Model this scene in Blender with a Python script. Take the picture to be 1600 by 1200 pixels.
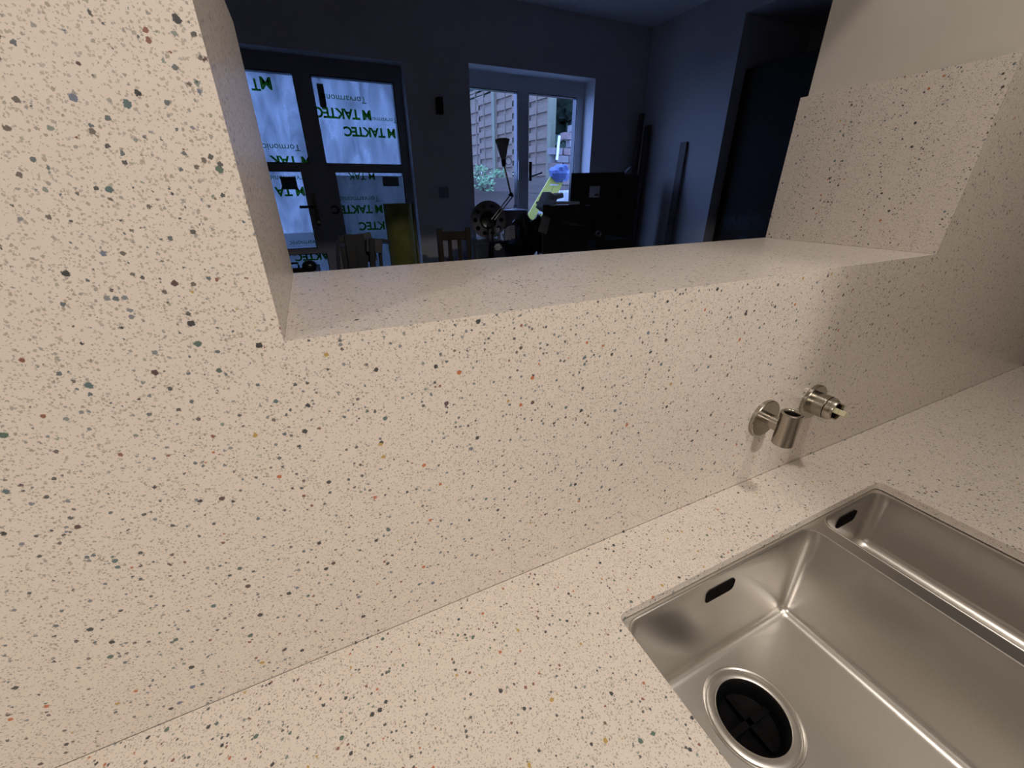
import bpy, bmesh, math, random
from mathutils import Vector, Matrix
random.seed(7)
sc = bpy.context.scene
for o in list(bpy.data.objects): bpy.data.objects.remove(o)
COL = sc.collection
PI = math.pi

# ------------------------------------------------------------------ camera
F_PX, YAW, PITCH, ROLL = 622.77, math.radians(25.0427), math.radians(25.5504), math.radians(0.4957)
EYE = Vector((0, -0.3254, 0.45))
_f = Vector((math.sin(YAW)*math.cos(PITCH), math.cos(YAW)*math.cos(PITCH), -math.sin(PITCH)))
_r = Vector((math.cos(YAW), -math.sin(YAW), 0)); _d = _f.cross(_r)
RX = math.cos(ROLL)*_r + math.sin(ROLL)*_d
DN = -math.sin(ROLL)*_r + math.cos(ROLL)*_d
cam_d = bpy.data.cameras.new('camera'); cam = bpy.data.objects.new('camera', cam_d); COL.objects.link(cam)
cam_d.sensor_width = 36; cam_d.lens = F_PX/1600*36; cam_d.clip_start = 0.01; cam_d.clip_end = 200
cam.matrix_world = Matrix(((RX.x, -DN.x, -_f.x, EYE.x), (RX.y, -DN.y, -_f.y, EYE.y), (RX.z, -DN.z, -_f.z, EYE.z), (0, 0, 0, 1)))
sc.camera = cam
def ray(u, v): return RX*((u-800)/F_PX) + DN*((v-600)/F_PX) + _f
def at(u, v, y):
    d = ray(u, v); return EYE + d*((y-EYE.y)/d.y)
def atx(u, v, x):
    d = ray(u, v); return EYE + d*((x-EYE.x)/d.x)

# ------------------------------------------------------------------ view, sky, lamps
sc.view_settings.view_transform = 'Standard'; sc.view_settings.look = 'None'
sc.view_settings.exposure = 0.0; sc.view_settings.gamma = 1.0
sc.view_settings.use_curve_mapping = False
w = bpy.data.worlds.new('sky'); sc.world = w; w.use_nodes = True
nt = w.node_tree; bg = nt.nodes['Background']
bg.inputs['Color'].default_value = (0.25, 0.40, 0.95, 1); bg.inputs['Strength'].default_value = 6.6
WARM = (1.0, 0.925, 0.85)
def area(name, loc, target, size, power, color=WARM):
    l = bpy.data.lights.new(name, 'AREA'); l.shape = 'DISK'; l.size = size; l.energy = power; l.color = color
    o = bpy.data.objects.new(name, l); COL.objects.link(o); o.location = loc
    o.rotation_euler = (Vector(target)-Vector(loc)).to_track_quat('-Z', 'Y').to_euler()
    return o
CEIL = 1.50
area('lamp_over_sink', (0.60, -0.42, CEIL-0.02), (0.60, -0.36, 0), 0.09, 5.7)
area('lamp_left', (-1.75, -1.30, CEIL-0.02), (-0.2, 0, 0.3), 0.12, 16.5)
area('lamp_middle', (0.25, -1.72, CEIL-0.02), (0.35, 0, 0.2), 0.07, 14.6)

# ------------------------------------------------------------------ materials
def mat(name, color, rough=0.6, metal=0.0, **kw):
    m = bpy.data.materials.new(name); m.use_nodes = True
    b = m.node_tree.nodes['Principled BSDF']
    b.inputs['Base Color'].default_value = (*color, 1); b.inputs['Roughness'].default_value = rough
    b.inputs['Metallic'].default_value = metal
    for k, v in kw.items(): b.inputs[k].default_value = v
    return m
def noisy(name, c1, c2, scale=8.0, rough=0.7, metal=0.0, bump=0.0, stretch=(1, 1, 1), detail=4):
    m = mat(name, c1, rough, metal); n = m.node_tree; b = n.nodes['Principled BSDF']
    tc = n.nodes.new('ShaderNodeTexCoord'); mp = n.nodes.new('ShaderNodeMapping'); mp.inputs['Scale'].default_value = stretch
    no = n.nodes.new('ShaderNodeTexNoise'); no.inputs['Scale'].default_value = scale; no.inputs['Detail'].default_value = detail
    mx = n.nodes.new('ShaderNodeMix'); mx.data_type = 'RGBA'
    mx.inputs[6].default_value = (*c1, 1); mx.inputs[7].default_value = (*c2, 1)
    n.links.new(tc.outputs['Object'], mp.inputs[0]); n.links.new(mp.outputs[0], no.inputs['Vector'])
    cr = n.nodes.new('ShaderNodeMapRange'); cr.inputs[1].default_value = .35; cr.inputs[2].default_value = .65
    n.links.new(no.outputs[0], cr.inputs[0]); n.links.new(cr.outputs[0], mx.inputs[0]); n.links.new(mx.outputs[2], b.inputs['Base Color'])
    if bump:
        bp = n.nodes.new('ShaderNodeBump'); bp.inputs['Strength'].default_value = bump; bp.inputs['Distance'].default_value = 0.01
        n.links.new(no.outputs[0], bp.inputs['Height']); n.links.new(bp.outputs[0], b.inputs['Normal'])
    return m
def terrazzo():
    m = mat('terrazzo_stone', (0.74, 0.65, 0.56), 0.32); n = m.node_tree; L = n.links; b = n.nodes['Principled BSDF']
    geo = n.nodes.new('ShaderNodeNewGeometry')
    def math_(op, a, bb=None):
        x = n.nodes.new('ShaderNodeMath'); x.operation = op
        for i, q in enumerate((a, bb)):
            if q is None: continue
            if isinstance(q, (int, float)): x.inputs[i].default_value = q
            else: L.new(q, x.inputs[i])
        return x.outputs[0]
    def warped(sc_, amt):
        no = n.nodes.new('ShaderNodeTexNoise'); no.inputs['Scale'].default_value = sc_; no.inputs['Detail'].default_value = 1
        L.new(geo.outputs['Position'], no.inputs['Vector'])
        s = n.nodes.new('ShaderNodeVectorMath'); s.operation = 'SUBTRACT'; L.new(no.outputs['Color'], s.inputs[0]); s.inputs[1].default_value = (.5, .5, .5)
        k = n.nodes.new('ShaderNodeVectorMath'); k.operation = 'SCALE'; L.new(s.outputs[0], k.inputs[0]); k.inputs['Scale'].default_value = amt
        a = n.nodes.new('ShaderNodeVectorMath'); a.operation = 'ADD'; L.new(geo.outputs['Position'], a.inputs[0]); L.new(k.outputs[0], a.inputs[1])
        return a.outputs[0]
    wv = warped(800, .0018)
    cur = None
    # large soft tone change of the paste between chips
    no = n.nodes.new('ShaderNodeTexNoise'); no.inputs['Scale'].default_value = 60; L.new(geo.outputs['Position'], no.inputs['Vector'])
    mx = n.nodes.new('ShaderNodeMix'); mx.data_type = 'RGBA'; mx.inputs[6].default_value = (.735, .655, .58, 1); mx.inputs[7].default_value = (.79, .71, .635, 1)
    L.new(no.outputs[0], mx.inputs[0]); cur = mx.outputs[2]
    def layer(cur, scale, radius, thr, stops, strength, soft=0.06):
        v = n.nodes.new('ShaderNodeTexVoronoi'); v.voronoi_dimensions = '3D'; v.inputs['Scale'].default_value = scale
        L.new(wv, v.inputs['Vector'])
        sep = n.nodes.new('ShaderNodeSeparateColor'); L.new(v.outputs['Color'], sep.inputs[0])
        rr = math_('MULTIPLY', math_('ADD', math_('MULTIPLY', sep.outputs[1], 0.6), 0.55), radius)
        edge = n.nodes.new('ShaderNodeMapRange'); edge.inputs[1].default_value = 0; edge.inputs[2].default_value = soft
        L.new(math_('SUBTRACT', rr, v.outputs['Distance']), edge.inputs[0])
        keep = math_('GREATER_THAN', sep.outputs[0], thr)
        fac = math_('MULTIPLY', math_('MULTIPLY', edge.outputs[0], keep), strength)
        cr = n.nodes.new('ShaderNodeValToRGB'); cr.color_ramp.interpolation = 'CONSTANT'
        els = cr.color_ramp.elements
        els[0].position = 0; els[0].color = (*stops[0][1], 1); els[1].position = stops[1][0]; els[1].color = (*stops[1][1], 1)
        for p, c in stops[2:]:
            e = els.new(p); e.color = (*c, 1)
        L.new(sep.outputs[2], cr.inputs[0])
        x = n.nodes.new('ShaderNodeMix'); x.data_type = 'RGBA'
        L.new(fac, x.inputs[0]); L.new(cur, x.inputs[6]); L.new(cr.outputs[0], x.inputs[7])
        return x.outputs[2]
    cur = layer(cur, 600, .44, .22, [(0, (.36, .31, .26)), (.35, (.44, .38, .31)), (.7, (.33, .29, .26))], .62)
    cur = layer(cur, 380, .36, .62, [(0, (.30, .26, .22)), (.35, (.36, .32, .27)), (.6, (.26, .25, .24)), (.85, (.40, .31, .23))], .75)
    cur = layer(cur, 240, .34, .74, [(0, (.06, .065, .07)), (.22, (.10, .13, .15)), (.42, (.20, .22, .25)), (.60, (.13, .11, .10)),
                                     (.80, (.22, .26, .24)), (.93, (.22, .07, .04))], .9)
    cur = layer(cur, 142, .30, .83, [(0, (.035, .04, .045)), (.30, (.10, .16, .17)), (.48, (.16, .19, .26)), (.62, (.09, .05, .05)),
                                    (.76, (.50, .15, .05)), (.86, (.50, .33, .09)), (.93, (.09, .15, .12))], .95)
    L.new(cur, b.inputs['Base Color'])
    return m
TERR = terrazzo()
PLASTER = noisy('plaster_skim', (.56, .52, .46), (.60, .56, .50), 6, .9)
DRYWALL = noisy('matt_wall_paint', (.62, .58, .54), (.65, .61, .57), 3, .9)
KPAINT = noisy('kitchen_wall_paint', (.60, .56, .50), (.63, .59, .53), 3, .9)
CEILM = noisy('ceiling_paint', (.80, .78, .75), (.84, .82, .78), 2, .9)
FLOORM = noisy('dusty_screed', (.26, .25, .24), (.32, .31, .29), 4, .8)
def steel(name, c=(.69, .66, .62), r=.30, st=(1, 1, 1)):
    m = noisy(name, tuple(x*.97 for x in c), c, 300, r, 1.0, 0.0, st)
    return m
STEEL = steel('satin_steel', r=.34)
STEELF = steel('satin_steel_floor', (.62, .59, .55), .33)
BRUSH = steel('brushed_nickel', (.42, .385, .33), .26, (1, 1, .05))
BLACK = mat('black_plastic', (.012, .012, .013), .25)
HOLE_SHADE = mat('recess_shade_black', (.006, .005, .005), 1.0, 0, **{'Specular IOR Level': 0.05})  # near-black colour puts in the shade of slots, bores and grooves
CREAM = mat('cream_plastic', (.72, .68, .45), .45)
UPVC_W = mat('white_upvc', (.70, .70, .72), .35)
UPVC_G = mat('grey_upvc', (.26, .26, .28), .45)
REVEAL = noisy('white_reveal_paint', (.84, .84, .84), (.88, .88, .88), 3, .8)
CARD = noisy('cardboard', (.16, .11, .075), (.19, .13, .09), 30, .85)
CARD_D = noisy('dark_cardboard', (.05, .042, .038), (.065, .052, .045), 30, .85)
WOOD_D = noisy('dark_wood', (.032, .022, .015), (.048, .033, .023), 12, .6, stretch=(1, 1, .15))
CLOTH_K = noisy('black_bag', (.012, .012, .014), (.03, .03, .035), 20, .45, bump=.3)
POLY = noisy('polystyrene', (.82, .83, .84), (.88, .88, .89), 60, .8)
def glass():
    m = bpy.data.materials.new('clear_glass'); m.use_nodes = True; n = m.node_tree; n.nodes.clear()
    o = n.nodes.new('ShaderNodeOutputMaterial'); mx = n.nodes.new('ShaderNodeMixShader'); mx.inputs[0].default_value = .06
    t = n.nodes.new('ShaderNodeBsdfTransparent'); g = n.nodes.new('ShaderNodeBsdfGlossy'); g.inputs['Roughness'].default_value = .02
    t.inputs[0].default_value = (.93, .95, .96, 1)
    n.links.new(t.outputs[0], mx.inputs[1]); n.links.new(g.outputs[0], mx.inputs[2]); n.links.new(mx.outputs[0], o.inputs[0]); return m
GLASS = glass()
def film():
    m = bpy.data.materials.new('milky_protective_film'); m.use_nodes = True; n = m.node_tree; n.nodes.clear(); L = n.links
    o = n.nodes.new('ShaderNodeOutputMaterial'); mx = n.nodes.new('ShaderNodeMixShader')
    t = n.nodes.new('ShaderNodeBsdfTransparent'); t.inputs[0].default_value = (.165, .18, .19, 1)
    tr = n.nodes.new('ShaderNodeBsdfTranslucent'); tr.inputs[0].default_value = (.065, .076, .076, 1)
    tc = n.nodes.new('ShaderNodeTexCoord'); mp = n.nodes.new('ShaderNodeMapping'); mp.inputs['Scale'].default_value = (6, 6, 2.2)
    no = n.nodes.new('ShaderNodeTexNoise'); no.inputs['Scale'].default_value = 1.5; no.inputs['Detail'].default_value = 6; no.inputs['Distortion'].default_value = 1.2
    cr = n.nodes.new('ShaderNodeMapRange'); cr.inputs[1].default_value = .3; cr.inputs[2].default_value = .7; cr.inputs[3].default_value = .35; cr.inputs[4].default_value = .85
    L.new(tc.outputs['Object'], mp.inputs[0]); L.new(mp.outputs[0], no.inputs['Vector']); L.new(no.outputs[0], cr.inputs[0]); L.new(cr.outputs[0], mx.inputs[0])
    L.new(t.outputs[0], mx.inputs[1]); L.new(tr.outputs[0], mx.inputs[2]); L.new(mx.outputs[0], o.inputs[0]); return m
FILM = film()
def ink():
    m = bpy.data.materials.new('green_print'); m.use_nodes = True; n = m.node_tree; n.nodes.clear(); L = n.links
    o = n.nodes.new('ShaderNodeOutputMaterial'); mx = n.nodes.new('ShaderNodeMixShader'); mx.inputs[0].default_value = .6
    t = n.nodes.new('ShaderNodeBsdfTransparent'); t.inputs[0].default_value = (.40, .85, .25, 1)
    tr = n.nodes.new('ShaderNodeBsdfTranslucent'); tr.inputs[0].default_value = (.05, .16, .02, 1)
    L.new(t.outputs[0], mx.inputs[1]); L.new(tr.outputs[0], mx.inputs[2]); L.new(mx.outputs[0], o.inputs[0]); return m
INK = ink()

# ------------------------------------------------------------------ mesh helpers
class MB:
    def __init__(s): s.v = []; s.f = []
    def add(s, vs, fs):
        k = len(s.v); s.v += [Vector(v) for v in vs]; s.f += [[i+k for i in f] for f in fs]; return s
    def box(s, a, b):
        x0, y0, z0 = a; x1, y1, z1 = b
        return s.add([(x0,y0,z0),(x1,y0,z0),(x1,y1,z0),(x0,y1,z0),(x0,y0,z1),(x1,y0,z1),(x1,y1,z1),(x0,y1,z1)],
                     [(3,2,1,0),(4,5,6,7),(0,1,5,4),(1,2,6,5),(2,3,7,6),(3,0,4,7)])
    def obox(s, c, size, rot):
        """box with centre, size and rotation (euler)"""
        R = Matrix.Rotation(rot[2], 3, 'Z') @ Matrix.Rotation(rot[1], 3, 'Y') @ Matrix.Rotation(rot[0], 3, 'X')
        hx, hy, hz = (q/2 for q in size); c = Vector(c)
        vs = [c+R@Vector(q) for q in ((-hx,-hy,-hz),(hx,-hy,-hz),(hx,hy,-hz),(-hx,hy,-hz),(-hx,-hy,hz),(hx,-hy,hz),(hx,hy,hz),(-hx,hy,hz))]
        return s.add(vs, [(3,2,1,0),(4,5,6,7),(0,1,5,4),(1,2,6,5),(2,3,7,6),(3,0,4,7)])
    def prism(s, poly, axis, a, b):
        """poly: 2D points in the other two axes (in xyz order); extruded along axis a..b"""
        n = len(poly); vs = []
        for q in (a, b):
            for p in poly:
                p = list(p); p.insert(axis, q); vs.append(tuple(p))
        return s.add(vs, [list(range(n))[::-1], list(range(n, 2*n))] + [(i, (i+1) % n, n+(i+1) % n, n+i) for i in range(n)])
    def lathe(s, c, axis, prof, seg=48, a0=0, a1=2*PI, closed=False):
        """prof: list of (radius, along). axis: unit vector"""
        c = Vector(c); ax = Vector(axis).normalized(); t = Vector((0, 0, 1)) if abs(ax.z) < .9 else Vector((1, 0, 0))
        e1 = ax.cross(t).normalized(); e2 = ax.cross(e1)
        full = abs(a1-a0-2*PI) < 1e-6; n = seg if full else seg+1
        vs = []
        for r, h in prof:
            for i in range(n):
                a = a0+(a1-a0)*i/seg
                vs.append(c+ax*h+e1*(r*math.cos(a))+e2*(r*math.sin(a)))
        fs = []
        P = len(prof); rng = range(P) if closed else range(P-1)
        for j in rng:
            j2 = (j+1) % P
            for i in range(seg):
                i2 = (i+1) % n if full else i+1
                fs.append((j*n+i, j*n+i2, j2*n+i2, j2*n+i))
        if not full and closed:
            fs.append([j*n for j in range(P)]); fs.append([j*n+n-1 for j in range(P)][::-1])
        return s.add(vs, fs)
    def tube(s, pts, r, seg=10, cap=True):
        pts = [Vector(p) for p in pts]; rs = r if isinstance(r, (list, tuple)) else [r]*len(pts); vs = []
        prev = None
        for i, p in enumerate(pts):
            d = (pts[min(i+1, len(pts)-1)]-pts[max(i-1, 0)]).normalized()
            if prev is None:
                t = Vector((0, 0, 1)) if abs(d.z) < .9 else Vector((1, 0, 0)); e1 = d.cross(t).normalized()
            else: e1 = (prev-d*prev.dot(d)).normalized()
            prev = e1; e2 = d.cross(e1)
            vs += [p+(e1*math.cos(2*PI*k/seg)+e2*math.sin(2*PI*k/seg))*rs[i] for k in range(seg)]
        fs = [(i*seg+k, i*seg+(k+1) % seg, (i+1)*seg+(k+1) % seg, (i+1)*seg+k) for i in range(len(pts)-1) for k in range(seg)]
        if cap: fs += [list(range(seg))[::-1], [(len(pts)-1)*seg+k for k in range(seg)]]
        return s.add(vs, fs)
    def loft(s, rings, cap0=False, cap1=False):
        n = len(rings[0]); vs = [p for r in rings for p in r]
        fs = [(j*n+i, j*n+(i+1) % n, (j+1)*n+(i+1) % n, (j+1)*n+i) for j in range(len(rings)-1) for i in range(n)]
        if cap0: fs.append(list(range(n))[::-1])
        if cap1: fs.append([(len(rings)-1)*n+i for i in range(n)])
        return s.add(vs, fs)
    def blob(s, c, r, seg=16, rings=10, jit=0.0, seed=0):
        rnd = random.Random(seed); c = Vector(c); rr = []
        for j in range(rings+1):
            th = PI*j/rings; ring = []
            for i in range(seg):
                a = 2*PI*i/seg; k = 1+jit*(rnd.random()-.5)*(1 if 0 < j < rings else 0)
                ring.append(c+Vector((r[0]*math.sin(th)*math.cos(a)*k, r[1]*math.sin(th)*math.sin(a)*k, r[2]*math.cos(th)*k)))
            rr.append(ring)
        return s.loft(rr)
def O(name, mb, m, parent=None, base=None, smooth=False, bevel=0.0, bseg=2, fix=True):
    base = Vector(base) if base is not None else Vector((0, 0, 0))
    root = parent
    if parent is not None:
        while root.parent: root = root.parent
        base = Vector(root.location)
    me = bpy.data.meshes.new(name); me.from_pydata([v-base for v in mb.v], [], mb.f); me.update()
    bm = bmesh.new(); bm.from_mesh(me); bmesh.ops.remove_doubles(bm, verts=bm.verts, dist=1e-6)
    if fix: bmesh.ops.recalc_face_normals(bm, faces=bm.faces)
    bm.to_mesh(me); bm.free()
    o = bpy.data.objects.new(name, me); COL.objects.link(o); me.materials.append(m)
    if parent is not None: o.parent = parent
    else: o.location = base
    if smooth:
        me.shade_smooth()
        try: me.set_sharp_from_angle(angle=math.radians(35))
        except Exception: pass
    if bevel:
        b = o.modifiers.new('bevel', 'BEVEL'); b.width = bevel; b.segments = bseg; b.limit_method = 'ANGLE'; b.angle_limit = math.radians(40)
        b.harden_normals = False
    return o
def tag(o, label, cat, group=None):
    o['label'] = label; o['category'] = cat
    if group: o['group'] = group
    return o
def thing(name, loc, label, cat, group=None):
    o = bpy.data.objects.new(name, None); COL.objects.link(o); o.location = loc; o.empty_display_size = .05
    return tag(o, label, cat, group)
def struct(name, mb, m, **k):
    o = O(name, mb, m, **k); o['kind'] = 'structure'; return o
def text_mb(body, size, origin, xdir, ydir, extrude=0.0005, shear=0.0, bold=0.0, align='LEFT', tight=1.0):
    """lettering laid on the plane spanned by xdir/ydir, starting at origin"""
    cu = bpy.data.curves.new('lettering', 'FONT'); cu.body = body; cu.size = size; cu.extrude = extrude; cu.offset = bold; cu.shear = shear
    cu.align_x = align; cu.space_character = tight; cu.resolution_u = 3
    o = bpy.data.objects.new('lettering', cu); COL.objects.link(o)
    dg = bpy.context.evaluated_depsgraph_get(); me = bpy.data.meshes.new_from_object(o.evaluated_get(dg))
    X = Vector(xdir).normalized(); Yd = Vector(ydir).normalized(); Z = X.cross(Yd); og = Vector(origin)
    mb = MB(); mb.add([og+X*v.co.x+Yd*v.co.y+Z*v.co.z for v in me.vertices], [list(p.vertices) for p in me.polygons])
    bpy.data.objects.remove(o); bpy.data.curves.remove(cu); bpy.data.meshes.remove(me)
    return mb
def rrect(x0, x1, y0, y1, r, z, seg=6):
    out = []
    for cx, cy, a in ((x1-r, y1-r, 0), (x0+r, y1-r, PI/2), (x0+r, y0+r, PI), (x1-r, y0+r, 1.5*PI)):
        for i in range(seg+1):
            t = a+PI/2*i/seg; out.append(Vector((cx+r*math.cos(t), cy+r*math.sin(t), z)))
    return out
def holed_plate(outer, holes, z):
    """flat sheet with holes (triangulated); outer, holes: lists of vectors"""
    bm = bmesh.new(); es = []
    for loop in [outer]+holes:
        vs = [bm.verts.new((p.x, p.y, z)) for p in loop]
        es += [bm.edges.new((vs[i], vs[(i+1) % len(vs)])) for i in range(len(vs))]
    bmesh.ops.triangle_fill(bm, use_beauty=True, use_dissolve=False, edges=es)
    bm.verts.index_update()
    V = [v.co.copy() for v in bm.verts]; Fs = [[v.index for v in f.verts] for f in bm.faces]; bm.free()
    return V, Fs
def holed_slab(outer, holes, z0, z1):
    V, Fs = holed_plate(outer, holes, z1); mb = MB(); mb.add(V, Fs)
    mb.add([(v.x, v.y, z0) for v in V], [f[::-1] for f in Fs])
    for loop in [outer]+holes:
        n = len(loop); mb.add([(p.x, p.y, z0) for p in loop]+[(p.x, p.y, z1) for p in loop], [(i, (i+1) % n, n+(i+1) % n, n+i) for i in range(n)])
    return mb

# ================================================================== SETTING
FLOOR = -0.90
LEDGE, DEP, XL, XR, XRB, CLAD_TOP = 0.3525, 0.316, -0.034, 0.9367, 0.957, 0.622
FARW, XRW, FCEIL = 3.30, 3.12, 1.785          # far wall, right wall and ceiling of the back room
T = 0.02
# dividing wall with the hatch
HT = 1.00
wm = MB()
wm.box((-2.6, T, FLOOR), (XL-T, DEP-.006, FCEIL)); wm.box((XR+T+.014, T, FLOOR), (3.9, DEP-.006, FCEIL))
wm.box((XL-T, T, FLOOR), (XR+T+.014, DEP-.006, LEDGE-T)); wm.box((XL-T, T, HT), (XR+T+.014, DEP-.006, FCEIL))
struct('wall_hatch', wm, PLASTER)
struct('wall_back', MB().box((-2.6, -2.7, FLOOR), (3.0, -2.6, CEIL)), KPAINT)
struct('wall_left', MB().box((-2.7, -2.7, FLOOR), (-2.6, FARW, FCEIL)), KPAINT)
struct('wall_kitchen_right', MB().box((3.0, -2.7, FLOOR), (3.1, T, CEIL)), KPAINT)
struct('ceiling_kitchen', MB().box((-2.6, -2.6, CEIL), (3.0, T-.001, CEIL+.08)), CEILM)
struct('floor', MB().box((-2.7, -2.7, FLOOR-.1), (4.0, FARW+.3, FLOOR)), FLOORM)
struct('ceiling_back_room', MB().box((-2.6, DEP-.006, FCEIL), (4.0, FARW, FCEIL+.08)), CEILM)

# far wall with two openings
dTL, dTR = at(385, 72, FARW), at(629, 94, FARW)
wTL, wTR = at(732, 101, FARW), at(931, 120, FARW)
DX0, DX1, DZ = -0.85, dTR.x, (dTL.z+dTR.z)/2
WX0, WX1, WZ = wTL.x, wTR.x, (wTL.z+wTR.z)/2
REV = 0.16; FY = FARW+REV; TH = 0.30
fm = MB()
fm.box((-2.6, FARW, FLOOR), (DX0, FARW+TH, FCEIL)); fm.box((DX0, FARW, DZ), (DX1, FARW+TH, FCEIL))
fm.box((DX1, FARW, FLOOR), (WX0, FARW+TH, FCEIL)); fm.box((WX0, FARW, WZ), (WX1, FARW+TH, FCEIL)); fm.box((WX1, FARW, FLOOR), (4.0, FARW+TH, FCEIL))
struct('wall_far', fm, DRYWALL)
k_ = 0
for X0_, X1_, Z1_ in ((DX0, DX1, DZ), (WX0, WX1, WZ)):
    tm = MB(); y0_ = FARW-.001; y1_ = FARW+TH
    tm.box((X0_, y0_, FLOOR), (X0_+.001, y1_, Z1_)); tm.box((X1_-.001, y0_, FLOOR), (X1_, y1_, Z1_)); tm.box((X0_+.001, y0_, Z1_-.001), (X1_-.001, y1_, Z1_))
    k_ += 1; struct('trim_%d' % k_, tm, REVEAL)
# right wall of the back room with a recess
RY = 2.33; RZ = 1.606
rm = MB(); rm.box((XRW, RY, FLOOR), (XRW+.9, FARW, FCEIL)); rm.box((XRW, DEP-.006, RZ), (XRW+.78, RY, FCEIL))
rm.box((XRW+.78, DEP-.006, FLOOR), (XRW+.9, RY, FCEIL)); struct('wall_right', rm, DRYWALL)
struct('baseboard_far', MB().box((DX1+.02, FARW-.015, FLOOR), (WX0-.02, FARW, FLOOR+.1)), UPVC_W)

# ================================================================== STONE CLADDING AND WORKTOP
# front splashback: one outline around the hatch, 20 mm thick, mitred where it meets the hatch lining
def ring3(poly, y): return [Vector((x, y, z)) for x, z in poly]
pf = [(-2.2, 0.0001), (2.98, 0.0001), (2.98, CLAD_TOP), (XR, CLAD_TOP), (XR, LEDGE), (XL, LEDGE), (XL, CLAD_TOP), (-2.2, CLAD_TOP)]
pb = [(-2.2, 0.0001), (2.98, 0.0001), (2.98, CLAD_TOP), (XR+T, CLAD_TOP), (XR+T, LEDGE-T), (XL-T, LEDGE-T), (XL-T, CLAD_TOP), (-2.2, CLAD_TOP)]
tag(O('stone_splashback', MB().loft([ring3(pf, 0), ring3(pb, T-.0003)], True, True), TERR), 'speckled cream terrazzo splashback slab behind the sink, cut around the hatch', 'splashback')
lt = [Vector((XL, .0003, LEDGE)), Vector((XR, .0003, LEDGE)), Vector((XRB, DEP, LEDGE)), Vector((XL, DEP, LEDGE))]
lb = [Vector((XL, T, LEDGE-.0195)), Vector((XR, T, LEDGE-.0195)), Vector((XRB, DEP, LEDGE-.0195)), Vector((XL, DEP, LEDGE-.0195))]
tag(O('stone_ledge', MB().loft([lb, lt], True, True), TERR, base=(.45, .15, LEDGE)), 'flat terrazzo sill slab lying along the bottom of the hatch', 'window sill')
jl = MB().prism([(XL-.0195, T), (XL, .0003), (XL, DEP), (XL-.0195, DEP)], 2, LEDGE+.0003, CLAD_TOP)
tag(O('stone_jamb_panel', jl, TERR, base=(XL, .15, LEDGE)), 'shaded upright terrazzo panel lining the left side of the hatch', 'wall panel')
jr = MB().prism([(XR, .0003), (XR+.0195, T), (XRB+.0195, DEP), (XRB, DEP)], 2, LEDGE+.0003, CLAD_TOP)
tag(O('stone_jamb_panel', jr, TERR, base=(XR, .15, LEDGE)), 'lit upright terrazzo panel lining the right side of the hatch under bare plaster', 'wall panel')

SX0, SX1, SY1, SY0 = .2403, .7985, -.1000, -.500
outer = [Vector(p) for p in ((-2.2, -.62, 0), (2.98, -.62, 0), (2.98, -.0005, 0), (-2.2, -.0005, 0))]
WT = .013
wt = holed_slab(outer, [rrect(SX0, SX1, SY0, SY1, .010, 0)], -WT, 0)
tag(O('stone_worktop', wt, TERR), 'pale speckled terrazzo worktop with the sink cut into it', 'worktop')

# base unit carrying the worktop
bu = thing('base_unit', (.5, -.3, FLOOR), 'cream kitchen base unit under the terrazzo worktop', 'cabinet')
b = MB(); b.box((-2.2, -.56, FLOOR+.12), (-2.18, -.01, -WT-.002)); b.box((2.95, -.56, FLOOR+.12), (2.97, -.01, -WT-.002))
b.box((-2.18, -.58, FLOOR+.12), (2.95, -.56, -WT-.002)); b.box((-2.18, -.56, FLOOR+.12), (2.95, -.01, FLOOR+.14)); b.box((-2.18, -.52, FLOOR), (2.95, -.50, FLOOR+.12))
O('body', b, KPAINT, bu)
for i in range(8):
    x = -2.18+i*.64; d = O('door', MB().box((x+.003, -.60, FLOOR+.125), (x+.637, -.581, -.03)), KPAINT, bu, bevel=.002)
    O('handle', MB().tube([(x+.22, -.60, -.08), (x+.22, -.625, -.08), (x+.42, -.625, -.08), (x+.42, -.60, -.08)], .005, 8), BRUSH, d, smooth=True)

# ================================================================== SINK
sk = thing('kitchen_sink', (.52, -.3, -.19), 'undermounted satin steel one and a half bowl sink set into the worktop', 'sink')
def ring(x0, x1, y0, y1, r, ins, z):
    return rrect(x0+ins, x1-ins, y0+ins, y1-ins, max(r-ins*.6, .003), z, 8)
RZT = -WT-.001
def bowl(x0, x1, y0, y1, depth, taper, drain=None):
    zb = -WT-depth; R = .014; prof = [(-.0022, RZT-.0002), (-.001, RZT+.0006), (.0006, RZT+.0002), (.0012, RZT-.002)]
    for k in range(1, 7): prof.append((.0012+taper*k/7, RZT-.002+(zb+R-RZT+.002)*k/7))
    for k in range(9):
        a = PI/2*k/8; prof.append((taper+.0012+R*(1-math.cos(a)), zb+R-R*math.sin(a)))
    mb = MB(); rings = [ring(x0, x1, y0, y1, .020, i, z) for i, z in prof]; mb.loft(rings)
    last = rings[-1]
    if drain:
        c, r = drain; hole = [Vector((c[0]+r*math.cos(2*PI*i/64), c[1]+r*math.sin(2*PI*i/64), zb)) for i in range(64)]
        V, Fs = holed_plate(last, [hole], zb); mb.add(V, Fs)
    else: mb.f.append(list(range(len(mb.v)-len(last), len(mb.v))))
    return mb, zb
DR = (.409, -.199)
B1 = (.246, .6045, -.494, -.106); B2 = (.6300, .7925, -.494, -.106)
m1, zb1 = bowl(*B1, .167, .010, (DR, .0562))
b1 = O('bowl', m1, STEEL, sk, smooth=True, fix=True)
b1['label'] = 'large main bowl with the waste outlet'
m2, zb2 = bowl(*B2, .106, .003)
b2 = O('bowl', m2, STEEL, sk, smooth=True); b2['label'] = 'narrow half bowl on the right'
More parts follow.
